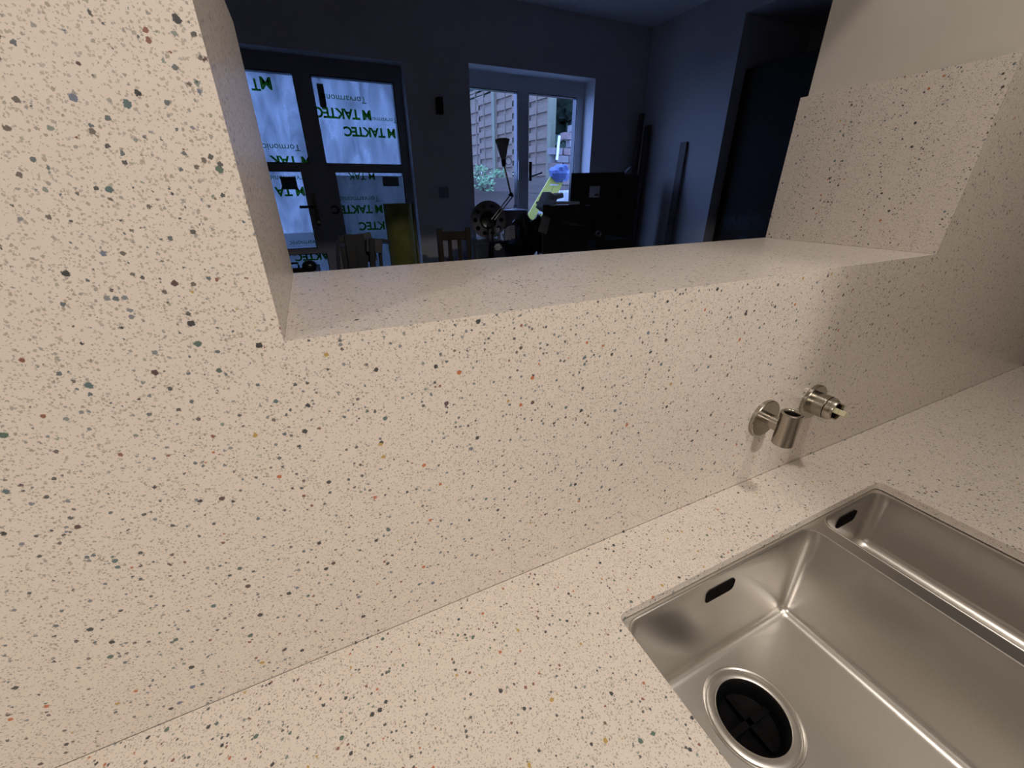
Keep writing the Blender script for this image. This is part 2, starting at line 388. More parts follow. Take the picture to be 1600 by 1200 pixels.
V, Fs = holed_plate(rrect(SX0-.012, SX1+.012, SY0-.012, SY1+.012, .02, 0), [rrect(B1[0]-.002, B1[1]+.002, B1[2]-.002, B1[3]+.002, .022, 0, 8), rrect(B2[0]-.002, B2[1]+.002, B2[2]-.002, B2[3]+.002, .022, 0, 8)], RZT-.0004)
O('rim', MB().add(V, Fs), STEEL, sk)
def slot(xa, xb, zc, h, y):
    hw = h/2; pts = []
    for cx, cz, a in ((xb-.007, zc+hw-.007, 0), (xa+.007, zc+hw-.007, PI/2), (xa+.007, zc-hw+.007, PI), (xb-.007, zc-hw+.007, 1.5*PI)):
        for i in range(5):
            t = a+PI/2*i/4; pts.append((cx+.007*math.cos(t), cz+.007*math.sin(t)))
    return MB().prism(pts, 1, y-.0006, y+.006)
O('overflow_slot', slot(.387, .442, -.0450, .023, -.1095), HOLE_SHADE, b1)  # solid black plates take the place of the shaded overflow openings
O('overflow_slot', slot(.685, .736, -.0410, .0225, -.1092), HOLE_SHADE, b2)
ws = MB().lathe((DR[0], DR[1], zb1), (0, 0, 1), [(.0612, -.0002), (.0604, .0008), (.0590, .0014), (.0576, .0008), (.0566, -.0002), (.0552, .0002), (.0540, .0006), (.0456, .0006), (.0448, .0001), (.0446, -.002), (.0446, -.03)], 72)
wst = O('waste_fitting', ws, STEELF, sk, smooth=True); wst['label'] = 'round polished waste ring'
WBLK = mat('black_rubber', (.004, .004, .0045), .4, 0, **{'Specular IOR Level': .06})
wi = MB().lathe((DR[0], DR[1], zb1), (0, 0, 1), [(.0445, -.004), (.040, -.008), (.036, -.022), (.012, -.026), (.0001, -.026)], 48)
O('waste_cup', wi, WBLK, wst, smooth=True)
O('waste_crossbar', MB().box((DR[0]-.035, DR[1]-.004, zb1-.022), (DR[0]+.035, DR[1]+.004, zb1-.016)).box((DR[0]-.004, DR[1]-.035, zb1-.022), (DR[0]+.004, DR[1]+.035, zb1-.016)), WBLK, wst)

# ================================================================== WALL TAP BODIES
TX, TZ = .588, .1285
tp = thing('tap_spout_connector', (TX, 0, TZ), 'brushed nickel wall tap outlet with open upright tube, no spout fitted', 'tap')
ro_prof = lambda R: [(.0001, -.0003), (R-.0005, -.0003), (R, -.0008), (R, -.0055), (R-.0008, -.0065), (.0001, -.0065)]
def ydisc(c, prof, seg=64): return MB().lathe(c, (0, 1, 0), [(r, h) for r, h in prof], seg)
O('rosette', ydisc((TX, 0, TZ), ro_prof(.0305)), BRUSH, tp, smooth=True)
O('stem', ydisc((TX, 0, TZ), [(.0105, -.006), (.0105, -.040)]), BRUSH, tp, smooth=True)
CY, CZ0, CZ1, CR = -.0390, .1020, .1560, .0145
tu = MB().lathe((TX, CY, 0), (0, 0, 1), [(.0001, CZ0), (CR-.001, CZ0), (CR, CZ0+.001), (CR, CZ1-.001), (CR-.001, CZ1), (.0110, CZ1), (.0102, CZ1-.0012), (.0100, CZ1-.004), (.0100, CZ1-.030), (.0001, CZ1-.030)], 56)
O('outlet_tube', tu, BRUSH, tp, smooth=True)
O('outlet_thread', MB().lathe((TX, CY, 0), (0, 0, 1), [(.0098, CZ1-.006), (.0085, CZ1-.010), (.0098, CZ1-.014), (.0085, CZ1-.018), (.0001, CZ1-.020)], 40), HOLE_SHADE, tp, smooth=True)  # coloured near-black for the shade down the open tube
VX, VZ = .712, .1285
tv = thing('tap_valve_body', (VX, 0, VZ), 'brushed nickel wall mixer valve with bare cream cartridge, no handle fitted', 'tap')
O('rosette', ydisc((VX, 0, VZ), ro_prof(.0305)), BRUSH, tv, smooth=True)
O('valve_sleeve', ydisc((VX, 0, VZ), [(.0195, -.006), (.0195, -.0265), (.0190, -.0272), (.0001, -.0272)]), BRUSH, tv, smooth=True)
O('groove_ring', ydisc((VX, 0, VZ), [(.0182, -.0270), (.0182, -.0286)]), HOLE_SHADE, tv, smooth=True)
co = MB()
for a0, a1 in ((2.45, 4.60), (5.85, 7.60)):
    co.lathe((VX, 0, VZ), (0, 1, 0), [(.0160, -.0300), (.0190, -.0300), (.0187, -.0400), (.0180, -.0410), (.0160, -.0410)], 26, a0, a1, closed=True)
co.lathe((VX, 0, VZ), (0, 1, 0), [(.0001, -.0285), (.0190, -.0285), (.0190, -.0312), (.0158, -.0312), (.0001, -.0312)], 48)
O('slotted_collar', co, BRUSH, tv, smooth=True)
O('cartridge_seat', ydisc((VX, 0, VZ), [(.0001, -.0360), (.0150, -.0360), (.0158, -.0350), (.0158, -.0305)]), HOLE_SHADE, tv, smooth=True)  # near-black colour gives the shade inside the collar notches
O('cartridge_spindle', MB().obox((VX, -.0405, VZ), (.024, .010, .0085), (0, .45, 0)).obox((VX, -.0470, VZ), (.012, .014, .0085), (0, .45, 0)), CREAM, tv, bevel=.001)

# dark cupboard at the far right end of the worktop
DARKU = noisy('dark_cupboard_laminate', (.020, .018, .017), (.028, .025, .023), 5, .45)
mw = thing('tall_cupboard', (2.04, -.31, .001), 'dark tall cupboard at the far right end of the terrazzo worktop', 'cupboard')
O('carcass', MB().box((1.745, -.58, .001), (2.34, -.002, 1.05)), DARKU, mw, bevel=.002)
for z0_, z1_ in ((.004, .52), (.524, 1.046)):
    d = O('door', MB().box((1.748, -.60, z0_), (2.337, -.581, z1_)), DARKU, mw, bevel=.002)
    O('handle', MB().tube([(1.80, -.60, z0_+.12), (1.80, -.625, z0_+.12), (1.80, -.625, z0_+.30), (1.80, -.60, z0_+.30)], .005, 8), BRUSH, d, smooth=True)

# unseen tall cupboard added opposite the sink to throw shade on the splashback
LX0, LX1, LY0, LY1 = .40, 1.9, -1.62, -1.10
lu = thing('added_shade_cupboard', ((LX0+LX1)/2, (LY0+LY1)/2, FLOOR), 'added tall cream cupboard, out of view opposite the sink, shading the splashback', 'cabinet')
O('body', MB().box((LX0, LY0, FLOOR), (LX1, LY1, CEIL-.002)), KPAINT, lu)
for i in range(3):
    x = LX0+i*.5; d = O('door', MB().box((x+.003, LY1+.001, FLOOR+.1), (x+.497, LY1+.02, CEIL-.05)), KPAINT, lu)
    O('handle', MB().tube([(x+.44, LY1+.02, .0), (x+.44, LY1+.045, .0), (x+.44, LY1+.045, .25), (x+.44, LY1+.02, .25)], .005, 8), BRUSH, d, smooth=True)

# ================================================================== FRENCH DOOR WITH PROTECTIVE FILM (left opening)
def px(pts, y): return [at(u, v, y) for u, v in pts]
FYD = FARW+.10
def opening_frame(name, x0, x1, z0, z1, y0, y1, panes, m, pane_m):
    """one sheet of frame members around the given panes (each pane x0,x1,z0,z1), real depth y0..y1"""
    outer_ = [Vector((x0, z0, 0)), Vector((x1, z0, 0)), Vector((x1, z1, 0)), Vector((x0, z1, 0))]
    holes = [[Vector((a, c, 0)), Vector((b_, c, 0)), Vector((b_, d_, 0)), Vector((a, d_, 0))] for a, b_, c, d_ in panes]
    mb0 = holed_slab(outer_, holes, y0, y1); mb = MB(); mb.add([(v.x, v.z, v.y) for v in mb0.v], mb0.f)
    o = struct(name, mb, m)
    for a, b_, c, d_ in panes:
        bead = MB()
        for q in ((a, c, a+.006, d_), (b_-.006, c, b_, d_), (a+.006, c, b_-.006, c+.006), (a+.006, d_-.006, b_-.006, d_)):
            bead.box((q[0], y0+.006, q[1]), (q[2], y1-.004, q[3]))
        O('gasket', bead, BLACK, o)
        O('pane', MB().box((a, y0+.031, c), (b_, y0+.035, d_)), pane_m, o)
    return o
def zx(u, v, y): p = at(u, v, y); return p.x, p.z
dy = FYD
xL1, zt = zx(457, 117, dy); xL2, _ = zx(482, 257, dy)
xml = (xL1+xL2)/2-.005
xml = zx(462, 140, dy)[0]; xmr = zx(490, 150, dy)[0]; xRr = zx(618, 160, dy)[0]
ztop = zx(550, 122, dy)[1]; zt1 = zx(560, 257, dy)[1]; zt2 = zx(560, 268, dy)[1]
lowL = zx(480, 310, dy)[0]; lowR = zx(531, 315, dy)[0]; lowRr = zx(634, 330, dy)[0]
zb_a = zx(490, 388, dy)[1]; zb_b = zx(490, 396, dy)[1]; botL = zx(513, 405, dy)[0]
mid = (xml+xmr)/2; lx0 = DX0+.07
panesD = [(lx0, xml, zt1, ztop), (xmr, xRr, zt1, ztop), (lx0, lowL, zb_a, zt2), (lowR, xRr, zb_a-.25, zt2), (lx0, botL-.0, -.82, zb_b), (lowR+.0, xRr, -.82, zb_a-.29)]
if botL > lowR-.05: panesD[4] = (lx0, lowL+.05, -.82, zb_b)
dr = opening_frame('door_1', DX0+.0012, DX1-.0012, FLOOR, DZ-.0012, dy, dy+.07, panesD, UPVC_G, GLASS)
hd = MB().tube([(lowL+.045, dy, zx(485, 323, dy)[1]), (lowL+.045, dy-.045, zx(485, 323, dy)[1]), (lowL-.065, dy-.045, zx(485, 323, dy)[1])], .010, 8)
hd.box((lowL+.03, dy-.012, zx(485, 323, dy)[1]-.14), (lowL+.06, dy, zx(485, 323, dy)[1]+.09))
O('handle', hd, BLACK, dr)
O('lock_cylinder', MB().lathe((lowL+.047, dy-.014, zx(497, 347, dy)[1]), (0, 1, 0), [(.0001, 0), (.009, 0), (.009, .012)], 16), BRUSH, dr)
# printed film stuck over the panes, printing upside down as in the photograph
for i, (a, b_, c, d_) in enumerate(panesD[:5]):
    f = MB(); nx, nz = 14, 18
    rnd = random.Random(i); vs = []
    for j in range(nz+1):
        for k in range(nx+1):
            vs.append((a+(b_-a)*k/nx, dy+.026+rnd.uniform(-.003, .0025)*(0 < k < nx and 0 < j < nz), c+(d_-c)*j/nz))
    f.add(vs, [(j*(nx+1)+k, j*(nx+1)+k+1, (j+1)*(nx+1)+k+1, (j+1)*(nx+1)+k) for j in range(nz) for k in range(nx)])
    O('protective_film', f, FILM, dr, smooth=True)
def upside(body, size, u, v, m=None, y=None, tight=1.0, par=None, bold=0.0, slope=0.0):
    """text rotated by 180 degrees; (u,v) is its top-left corner as seen"""
    y = dy+.018 if y is None else y
    p = at(u, v, y); mb = text_mb(body, size, (0, 0, 0), (-1, 0, -slope), (slope, 0, -1), .0004, bold=bold, tight=tight)
    xs = [q.x for q in mb.v]; zs = [q.z for q in mb.v]; off = Vector((p.x-min(xs), p.y, p.z-max(zs)))
    mb.v = [q+off for q in mb.v]; return O('film_lettering', mb, m or INK, par or dr)
S1 = .085
upside('M', S1*1.15, 404, 119, bold=.003)
upside('T', S1*1.1, 389, 122, bold=.002)
upside('Tormonic', .060, 410, 224); upside('M TAK', S1*1.05, 420, 243, bold=.003)
upside('Torvarmonic', .060, 500, 146); upside('M TAKTEC', S1*1.05, 489, 166, bold=.003, tight=.92); upside('Torvarmonic', .045, 570, 182)
upside('M TAKTEC', S1, 536, 197, bold=.003, tight=.93)
upside('M TAK', S1*.8, 543, 270, bold=.001); upside('Torvarmonic', .055, 420, 274); upside('M TA', S1, 428, 292, bold=.003)
upside('Torvarmonic', .058, 530, 307); upside('M TAKTE', S1, 530, 321, bold=.003, tight=.95); upside('M TAKTEC', S1, 560, 347, bold=.003)
upside('Torvarmonic', .050, 452, 377); upside('M TAKTEC', S1*.95, 459, 396, bold=.003)
INK_D = mat('dark_print', (.02, .025, .02), .7)
upside('C', S1, 517, 321, INK_D, dy-.002, bold=.003)
# unprinted patches seen as dark rectangles in the film
for (u0, v0, u1, v1) in ((494, 130, 511, 168), (597, 276, 624, 291), (437, 276, 466, 296)):
    p, q = at(u0, v0, dy+.02), at(u1, v1, dy+.02)
    O('film_label', MB().box((p.x, dy+.020, q.z), (q.x, dy+.0205, p.z)), mat('grey_label', (.09, .11, .12), .6), dr)

# ================================================================== WINDOW DOORS (right opening)
wy = FARW+REV
wl0, wztop = zx(738, 137, wy); wl1 = zx(809, 180, wy)[0]; wr0 = zx(826, 180, wy)[0]; wr1, _ = zx(900, 200, wy)
wztop = zx(780, 140, wy)[1]
panesW = [(WX0+.05, wl1, -.80, wztop), (wr0, wr1, -.80, wztop)]
wn = opening_frame('window_1', WX0+.0012, WX1-.0012, FLOOR, WZ-.0012, wy, wy+.07, panesW, UPVC_W, GLASS)
for u, v, s in ((812, 264, 1), (829, 266, 1)):
    p = at(u, v, wy-.01); hb = MB().box((p.x-.012, wy-.012, p.z-.09), (p.x+.012, wy, p.z+.07))
    if u > 820: hb.tube([(p.x, wy-.01, p.z-.05), (p.x, wy-.05, p.z-.05), (p.x+.10, wy-.055, p.z-.02)], .008, 8)
    O('handle', hb, UPVC_W if u < 820 else BLACK, wn)

# wall fittings on the far wall
p = at(686, 166, FARW-.02)
sp = MB().box((p.x-.025, FARW-.06, p.z-.055), (p.x+.025, FARW-.001, p.z+.055))
tag(O('wall_speaker', sp, BLACK, base=(p.x, FARW, p.z), bevel=.006), 'small black box fixed on the wall between the doors and the window', 'wall light')
p = at(693, 301, FARW)
so = thing('light_switch', (p.x, FARW, p.z), 'grey double switch plate on the wall between the doors and the window', 'light switch')
O('plate', MB().box((p.x-.043, FARW-.009, p.z-.043), (p.x+.043, FARW-.0005, p.z+.043)), UPVC_G, so, bevel=.003)
for dx in (-.018, .018): O('rocker', MB().box((p.x+dx-.012, FARW-.013, p.z-.02), (p.x+dx+.012, FARW-.0095, p.z+.02)), UPVC_G, so)

# ================================================================== GARDEN
GZ = FLOOR-.1
PATIO = noisy('pale_paving', (.17, .16, .15), (.21, .20, .185), 2, .9)
struct('ground', MB().box((-14, FARW+TH, GZ-.2), (16, 20, GZ)), PATIO)
FENCEM = noisy('pale_fence_timber', (.16, .112, .076), (.20, .145, .10), 8, .85, stretch=(1, 1, 6), bump=.15)
POSTM = noisy('green_treated_post', (.14, .145, .09), (.175, .18, .11), 10, .8, stretch=(1, 1, .2))
FD = Vector((-.17, .985, 0)).normalized(); FN = Vector((FD.y, -FD.x, 0)); F0 = Vector((4.16, 6.85, 0))
def fpt(t, z, o=0.0): return F0+FD*t+FN*o+Vector((0, 0, z))
def fslab(mb, t0, t1, z0, z1, o0, o1):
    vs = [fpt(t, z, o) for z in (z0, z1) for t, o in ((t0, o0), (t1, o0), (t1, o1), (t0, o1))]
    return mb.add(vs, [(3,2,1,0),(4,5,6,7),(0,1,5,4),(1,2,6,5),(2,3,7,6),(3,0,4,7)])
FB, FT = .55, 2.62
fen = thing('garden_fence', fpt(0, GZ), 'pale basket-weave timber fence with green posts running down the garden', 'fence')
for i in range(3):
    t0, t1 = .06+i*1.8, 1.74+i*1.8
    zz = FB; k = 0; slats = MB(); lat = MB()
    while zz < FT-.45:
        for j in range(3):
            a = t0+.01+(t1-t0-.02)*j/3; b_ = t0+.01+(t1-t0-.02)*(j+1)/3
            o_ = .016 if (j+k) % 2 else -.016
            fslab(slats, a-.003, b_+.003, zz-.006, zz+.106, o_-.005, o_+.005)
        zz += .10; k += 1
    while zz < FT:
        for j in range(5):
            a = t0+.01+(t1-t0-.02)*j/5; b_ = t0+.01+(t1-t0-.02)*(j+1)/5
            o_ = .012 if (j+k) % 2 else -.012
            fslab(lat, a, b_, zz, zz+.048, o_-.006, o_+.006)
        zz += .075; k += 1
    sp_ = O('slat_panel', slats, FENCEM, fen); O('lattice_top', lat, FENCEM, sp_)
    fr = MB(); fslab(fr, t0-.02, t0+.03, FB, FT, -.035, .035); fslab(fr, t1-.03, t1+.02, FB, FT, -.035, .035); fslab(fr, t0+.03, t1-.03, FT, FT+.03, -.035, .035)
    for q in (1, 2, 3, 4):
        tt = t0+(t1-t0)*q/5; fslab(fr, tt-.008, tt+.008, FB, FT, -.034, -.024)
    O('frame', fr, FENCEM, sp_)
for i in range(4):
    pm = MB(); t = i*1.8; fslab(pm, t-.055, t+.039, GZ, FT+.08, -.06, .05); O('post', pm, POSTM, fen)

# timber planters in two tiers
SLEEP = noisy('grey_brown_sleeper', (.11, .085, .065), (.15, .115, .09), 6, .85, stretch=(.3, 1, 2))
SOIL = noisy('soil', (.05, .04, .03), (.09, .07, .05), 12, .95)
def planter(x0, x1, y0, y1, z0, z1, label):
    r = thing('raised_bed', ((x0+x1)/2, (y0+y1)/2, z0), label, 'raised bed', 'timber raised beds below the fence')
    m = MB(); n = max(1, round((z1-z0)/.22)); h = (z1-z0)/n
    for i in range(n):
        m.box((x0, y0, z0+i*h+.004), (x1, y0+.08, z0+(i+1)*h)); m.box((x0, y1-.08, z0+i*h+.004), (x1, y1, z0+(i+1)*h))
        m.box((x0, y0+.08, z0+i*h+.004), (x0+.08, y1-.08, z0+(i+1)*h)); m.box((x1-.08, y0+.08, z0+i*h+.004), (x1, y1-.08, z0+(i+1)*h))
    O('sleeper_wall', m, SLEEP, r); O('soil', MB().box((x0+.081, y0+.081, z0), (x1-.081, y1-.081, z1-.05)), SOIL, r); return r
py_ = 5.55
a0 = at(769, 279, py_); a1 = at(858, 279, py_); zT = at(800, 278, py_).z; zM = at(800, 299, py_).z
planter(a0.x, at(858, 240, 5.9).x-.02, py_, 6.4, GZ, zT, 'taller brown sleeper raised bed across the garden behind the window')
b0 = at(738, 300, 5.0); planter(b0.x-1.6, at(766, 300, 5.0).x+.35, 5.0, 5.53, GZ, at(750, 299, 5.0).z, 'lower sleeper raised bed on the left holding leafy plants')
planter(b0.x-1.6, a0.x-.02, py_, 6.4, GZ, at(750, 276, py_).z, 'grey raised bed at the back left with green plants on top')
LEAF = noisy('leaf_green', (.10, .22, .08), (.20, .34, .14), 15, .7)
LEAFD = noisy('dark_leaf', (.025, .05, .03), (.05, .085, .045), 10, .8)
BARK = noisy('bark', (.10, .08, .06), (.15, .12, .09), 20, .9)
def leafy(name, c, h, w_, label, cat, n=120, ls=.05, m=LEAF, seed=1, group=None):
    rnd = random.Random(seed); t = thing(name, c, label, cat, group)
    st = MB(); lf = MB(); cv = Vector(c)
    for s_ in range(7):
        a = rnd.random()*6.28; top = cv+Vector((math.cos(a)*w_*rnd.uniform(.2, .8), math.sin(a)*w_*rnd.uniform(.2, .8), h*rnd.uniform(.6, 1)))
        midp = cv.lerp(top, .5)+Vector((0, 0, h*.08)); st.tube([cv, midp, top], [.006, .004, .002], 5)
    for k in range(n):
        a = rnd.random()*6.28; rr = w_*math.sqrt(rnd.random()); z = h*(rnd.random()**.7)
        p_ = cv+Vector((math.cos(a)*rr, math.sin(a)*rr, z)); d_ = Vector((rnd.uniform(-1, 1), rnd.uniform(-1, 1), rnd.uniform(-.3, .8))).normalized()
        e = d_.orthogonal().normalized(); s2 = ls*rnd.uniform(.6, 1.3)
        lf.add([p_, p_+d_*s2*.5+e*s2*.3, p_+d_*s2, p_+d_*s2*.5-e*s2*.3], [(0, 1, 2, 3)])
    O('stem', st, BARK, t); O('foliage', lf, m, t, fix=False); return t
zq = at(750, 299, 5.0).z-.05
G1 = 'leafy plants in the raised beds'
leafy('garden_plant', (at(741, 295, 5.2).x-.12, 5.28, zq), .20, .12, 'green leafy plant at the left pane edge in the lower raised bed', 'plant', 90, .06, LEAF, 1, G1)
leafy('garden_plant', (at(760, 295, 5.2).x, 5.26, zq), .22, .12, 'upright leafy plant in the lower raised bed next to the brown sleepers', 'plant', 90, .06, LEAF, 2, G1)
leafy('garden_plant', (at(750, 276, 5.8).x, 5.85, at(750, 276, py_).z-.05), .20, .14, 'clump of green plant on the back raised bed at left', 'plant', 90, .06, LEAF, 3, G1)
leafy('garden_plant', (at(781, 276, 5.8).x, 5.85, zT-.05), .15, .12, 'small pale green plant on the brown raised bed behind the lamp arm', 'plant', 90, .06, LEAF, 4, G1)
def tree(c, h, rx, rz, label, seed, n=5200):
    rnd = random.Random(seed); t = thing('garden_tree', c, label, 'tree'); cv = Vector(c)
    O('trunk', MB().tube([cv, cv+Vector((.1, 0, h*.4)), cv+Vector((0, .1, h*.8))], [.16, .11, .05], 8), BARK, t)
    lf = MB()
    blobs = [(cv+Vector((rnd.uniform(-rx, rx)*.6, rnd.uniform(-rx, rx)*.6, h-rz+rnd.uniform(-rz, rz)*.7)), rx*rnd.uniform(.35, .6)) for _ in range(16)]
    for k in range(n):
        bc, br = rnd.choice(blobs); d_ = Vector((rnd.gauss(0, 1), rnd.gauss(0, 1), rnd.gauss(0, 1))).normalized()
        p_ = bc+d_*br*rnd.uniform(.6, 1); e = d_.orthogonal().normalized(); e.rotate(Matrix.Rotation(rnd.random()*6, 3, d_)); g = d_.cross(e); s2 = rnd.uniform(.12, .26)
        lf.add([p_-e*s2, p_-g*s2*.5+d_*.03, p_+e*s2, p_+g*s2*.5-d_*.03], [(0, 1, 2, 3)])
    O('foliage', lf, LEAFD, t, fix=False)
tree((6.3, 9.0, GZ), 4.3, 1.5, 1.9, 'dark evergreen tree behind the brick pile at the right of the window', 5)
tree((5.6, 13.4, GZ), 6.2, 1.7, 2.4, 'dark tree beyond the fence at the left edge of the window', 6)
tree((9.6, 14.6, GZ), 6.4, 2.2, 2.6, 'tall dark tree beyond the fence behind the window mullion', 7)

# rough brick wall right of the fence
BRK = [noisy('worn_brick', (0.165, 0.110, 0.099), (0.220, 0.154, 0.132), 20, .9, bump=.3), noisy('grey_brick', (0.165, 0.149, 0.143), (0.209, 0.187, 0.176), 20, .9, bump=.3), noisy('brown_brick', (0.132, 0.094, 0.077), (0.182, 0.132, 0.110), 20, .9, bump=.3)]
bw = thing('brick_wall', (4.2, 5.9, GZ), 'rough stepped brick wall standing right of the fence post', 'wall')
rb = random.Random(11); bms = [MB(), MB(), MB()]
bx0 = at(858, 240, 5.9).x; nrow = 28; zc = -.9
bt0 = at(862, 222, 5.9).z; bx1 = at(892, 185, 5.9).x; bt1 = at(892, 180, 5.9).z
for r_ in range(nrow+3):
    z0 = zc+r_*.105
    for k in range(14):
        x0 = bx0+k*.225+(.11 if r_ % 2 else 0)
        topz = bt0+(bt1-bt0)*min(1.3, k*.225/(bx1-bx0))+rb.uniform(-.05, .05)
        if z0 > topz-.09: continue
        jx, jz = rb.uniform(-.008, .008), rb.uniform(-.006, .006)
        rb.choice(bms).obox((x0+.107+jx, 5.9+rb.uniform(-.015, .015), z0+.048+jz), (.205, .11, .092), (0, rb.uniform(-.03, .03), rb.uniform(-.03, .03)))
O('mortar', MB().box((bx0+.02, 5.88, GZ), (bx0+3.2, 5.93, bt0-.12)), noisy('mortar', (0.138, 0.127, 0.116), (0.176, 0.165, 0.149), 15, .95), bw)
for m_, mm in zip(bms, BRK): O('brickwork', m_, mm, bw)
p0, p1 = at(874, 212, 5.83), at(870, 250, 5.82)
tag(O('pipe_offcut', MB().tube([p1, p0], .02, 8), POLY, base=p1), 'thin white plastic pipe leaning upright against the brick wall', 'pipe')

# yellow step ladder folded and leaning outside, with blue sheet over its top
YEL = mat('yellow_fibreglass', (.62, .58, .10), .5)
BLUE = noisy('blue_sheet', (.07, .11, .28), (.10, .16, .36), 9, .5)
ld = thing('step_ladder', at(840, 340, 3.9), 'yellow step ladder leaning outside the window', 'ladder')
def rail(u0, v0, u1, v1, y0, y1, w_):
    a, b_ = at(u0, v0, y0), at(u1, v1, y1); d_ = (b_-a).normalized(); s_ = Vector((1, 0, 0)); s_ = (s_-d_*s_.dot(d_)).normalized()*w_/2; n_ = d_.cross(s_).normalized()*.014
    return MB().add([a-s_-n_, a+s_-n_, a+s_+n_, a-s_+n_, b_-s_-n_, b_+s_-n_, b_+s_+n_, b_-s_+n_], [(3,2,1,0),(4,5,6,7),(0,1,5,4),(1,2,6,5),(2,3,7,6),(3,0,4,7)])
O('rail', rail(806, 378, 864, 280, 3.9, 4.15, .085), YEL, ld); O('rail', rail(826, 388, 876, 279, 3.9, 4.15, .085), YEL, ld)
for k in range(7):
    t = .06+k*.14; a = at(806, 378, 3.9).lerp(at(864, 280, 4.15), t); b_ = at(826, 388, 3.9).lerp(at(876, 279, 4.15), t)
    O('tread', MB().tube([a, b_], .016, 8), UPVC_W, ld)
c = at(875, 276, 4.13); tag(O('blue_sheet', MB().blob(c+Vector((0, 0, .03)), (.13, .10, .09), 18, 10, .35, 3), BLUE, base=c, smooth=True), 'crumpled blue plastic sheet over the top of the yellow ladder', 'sheet')
c = at(893, 312, 4.1); wb = MB().box((c.x-.16, 4.0, GZ), (c.x+.28, 4.5, c.z+.10))
tag(O('white_crate', wb, POLY, base=(c.x, 4.25, GZ), bevel=.02), 'pale upright crate outside the window right of the ladder', 'crate')

# ================================================================== CLUTTER IN THE BACK ROOM
# workbench carrying the things under the window
def P(u, v, y): return at(u, v, y)
BY0, BY1 = 2.20, 2.95
bxa, bxb = P(735, 372, 2.6).x, P(843, 372, 2.6).x
BT = -.035
wbn = thing('workbench', ((bxa+bxb)/2, 2.6, FLOOR), 'dark wooden workbench under the window carrying the lamp, drum and bin', 'workbench')
O('bench_top', MB().box((bxa-.08, BY0, BT-.04), (bxb+.05, BY1, BT)), WOOD_D, wbn, bevel=.003)
for x in (bxa-.03, bxb-.02):
    for y in (BY0+.05, BY1-.05): O('leg', MB().box((x-.03, y-.03, FLOOR), (x+.03, y+.03, BT-.041)), WOOD_D, wbn)
# storage tub with lid, the drum stands on it
TUBM = mat('smoky_plastic', (.10, .12, .17), .15)
t0, t1 = P(741, 370, 2.51), P(792, 370, 2.51); t0.z = P(763, 343, 2.66).z-(P(788, 343, 2.66)-P(738, 343, 2.66)).length/2-.011
tb = thing('storage_tub', ((t0.x+t1.x)/2, 2.6, BT), 'glossy smoky plastic tub on the workbench below the drum', 'tub')
c = ((t0.x+t1.x)/2, 2.62)
hw = (t1.x-t0.x)/2+.02
O('tub_body', MB().loft([rrect(c[0]-hw*.85, c[0]+hw*.85, 2.52, 2.80, .03, BT+.001), rrect(c[0]-hw*.95, c[0]+hw*.95, 2.50, 2.82, .03, t0.z-.02)], True, True), TUBM, tb, smooth=True)
O('tub_lid', MB().loft([rrect(c[0]-hw, c[0]+hw, 2.49, 2.84, .03, t0.z-.019), rrect(c[0]-hw, c[0]+hw, 2.49, 2.84, .03, t0.z), rrect(c[0]-hw*.9, c[0]+hw*.9, 2.53, 2.80, .03, t0.z+.008)], True, True), TUBM, tb, smooth=True)
# cable drum standing on edge
dc = P(763, 343, 2.66); DRr = (P(788, 343, 2.66)-P(738, 343, 2.66)).length/2
DRUMM = mat('grey_drum_plastic', (.16, .16, .18), .4)
dm = thing('cable_drum', (dc.x, dc.y, dc.z-DRr), 'round grey cable drum with a ring of holes standing on its edge by the window', 'cable drum')
dY = Vector((dc.x, 0, 0)).x
dn = Vector((-.38, -.92, .0)).normalized()
def flange(off, nm):
    e1 = Vector((dn.y, -dn.x, 0)); e2 = Vector((0, 0, 1)); cc = dc+dn*off
    outer_ = [Vector((DRr*math.cos(2*PI*i/48), DRr*math.sin(2*PI*i/48), 0)) for i in range(48)]
    holes = [[Vector((DRr*.74*math.cos(a)+DRr*.12*math.cos(2*PI*i/14), DRr*.74*math.sin(a)+DRr*.12*math.sin(2*PI*i/14), 0)) for i in range(14)] for a in [2*PI*k/10 for k in range(10)]]
    m0 = holed_slab(outer_, holes, -.006, .006); mb = MB(); mb.add([cc+e1*v.x+e2*v.y+dn*v.z for v in m0.v], m0.f)
    O(nm, mb, DRUMM, dm)
flange(.05, 'flange'); O('flange', MB().lathe(dc, dn, [(.0001, -.056), (DRr, -.056), (DRr, -.044), (.0001, -.044)], 48), BLACK, dm)
O('hub', MB().lathe(dc, dn, [(DRr*.48, -.044), (DRr*.48, .058), (DRr*.40, .064), (DRr*.25, .060), (.0001, .060)], 40), BLACK, dm, smooth=True)
O('cable', MB().lathe(dc, dn, [(DRr*.49, -.043), (DRr*.60, -.040), (DRr*.60, .036), (DRr*.49, .043)], 40), DRUMM, dm, smooth=True)
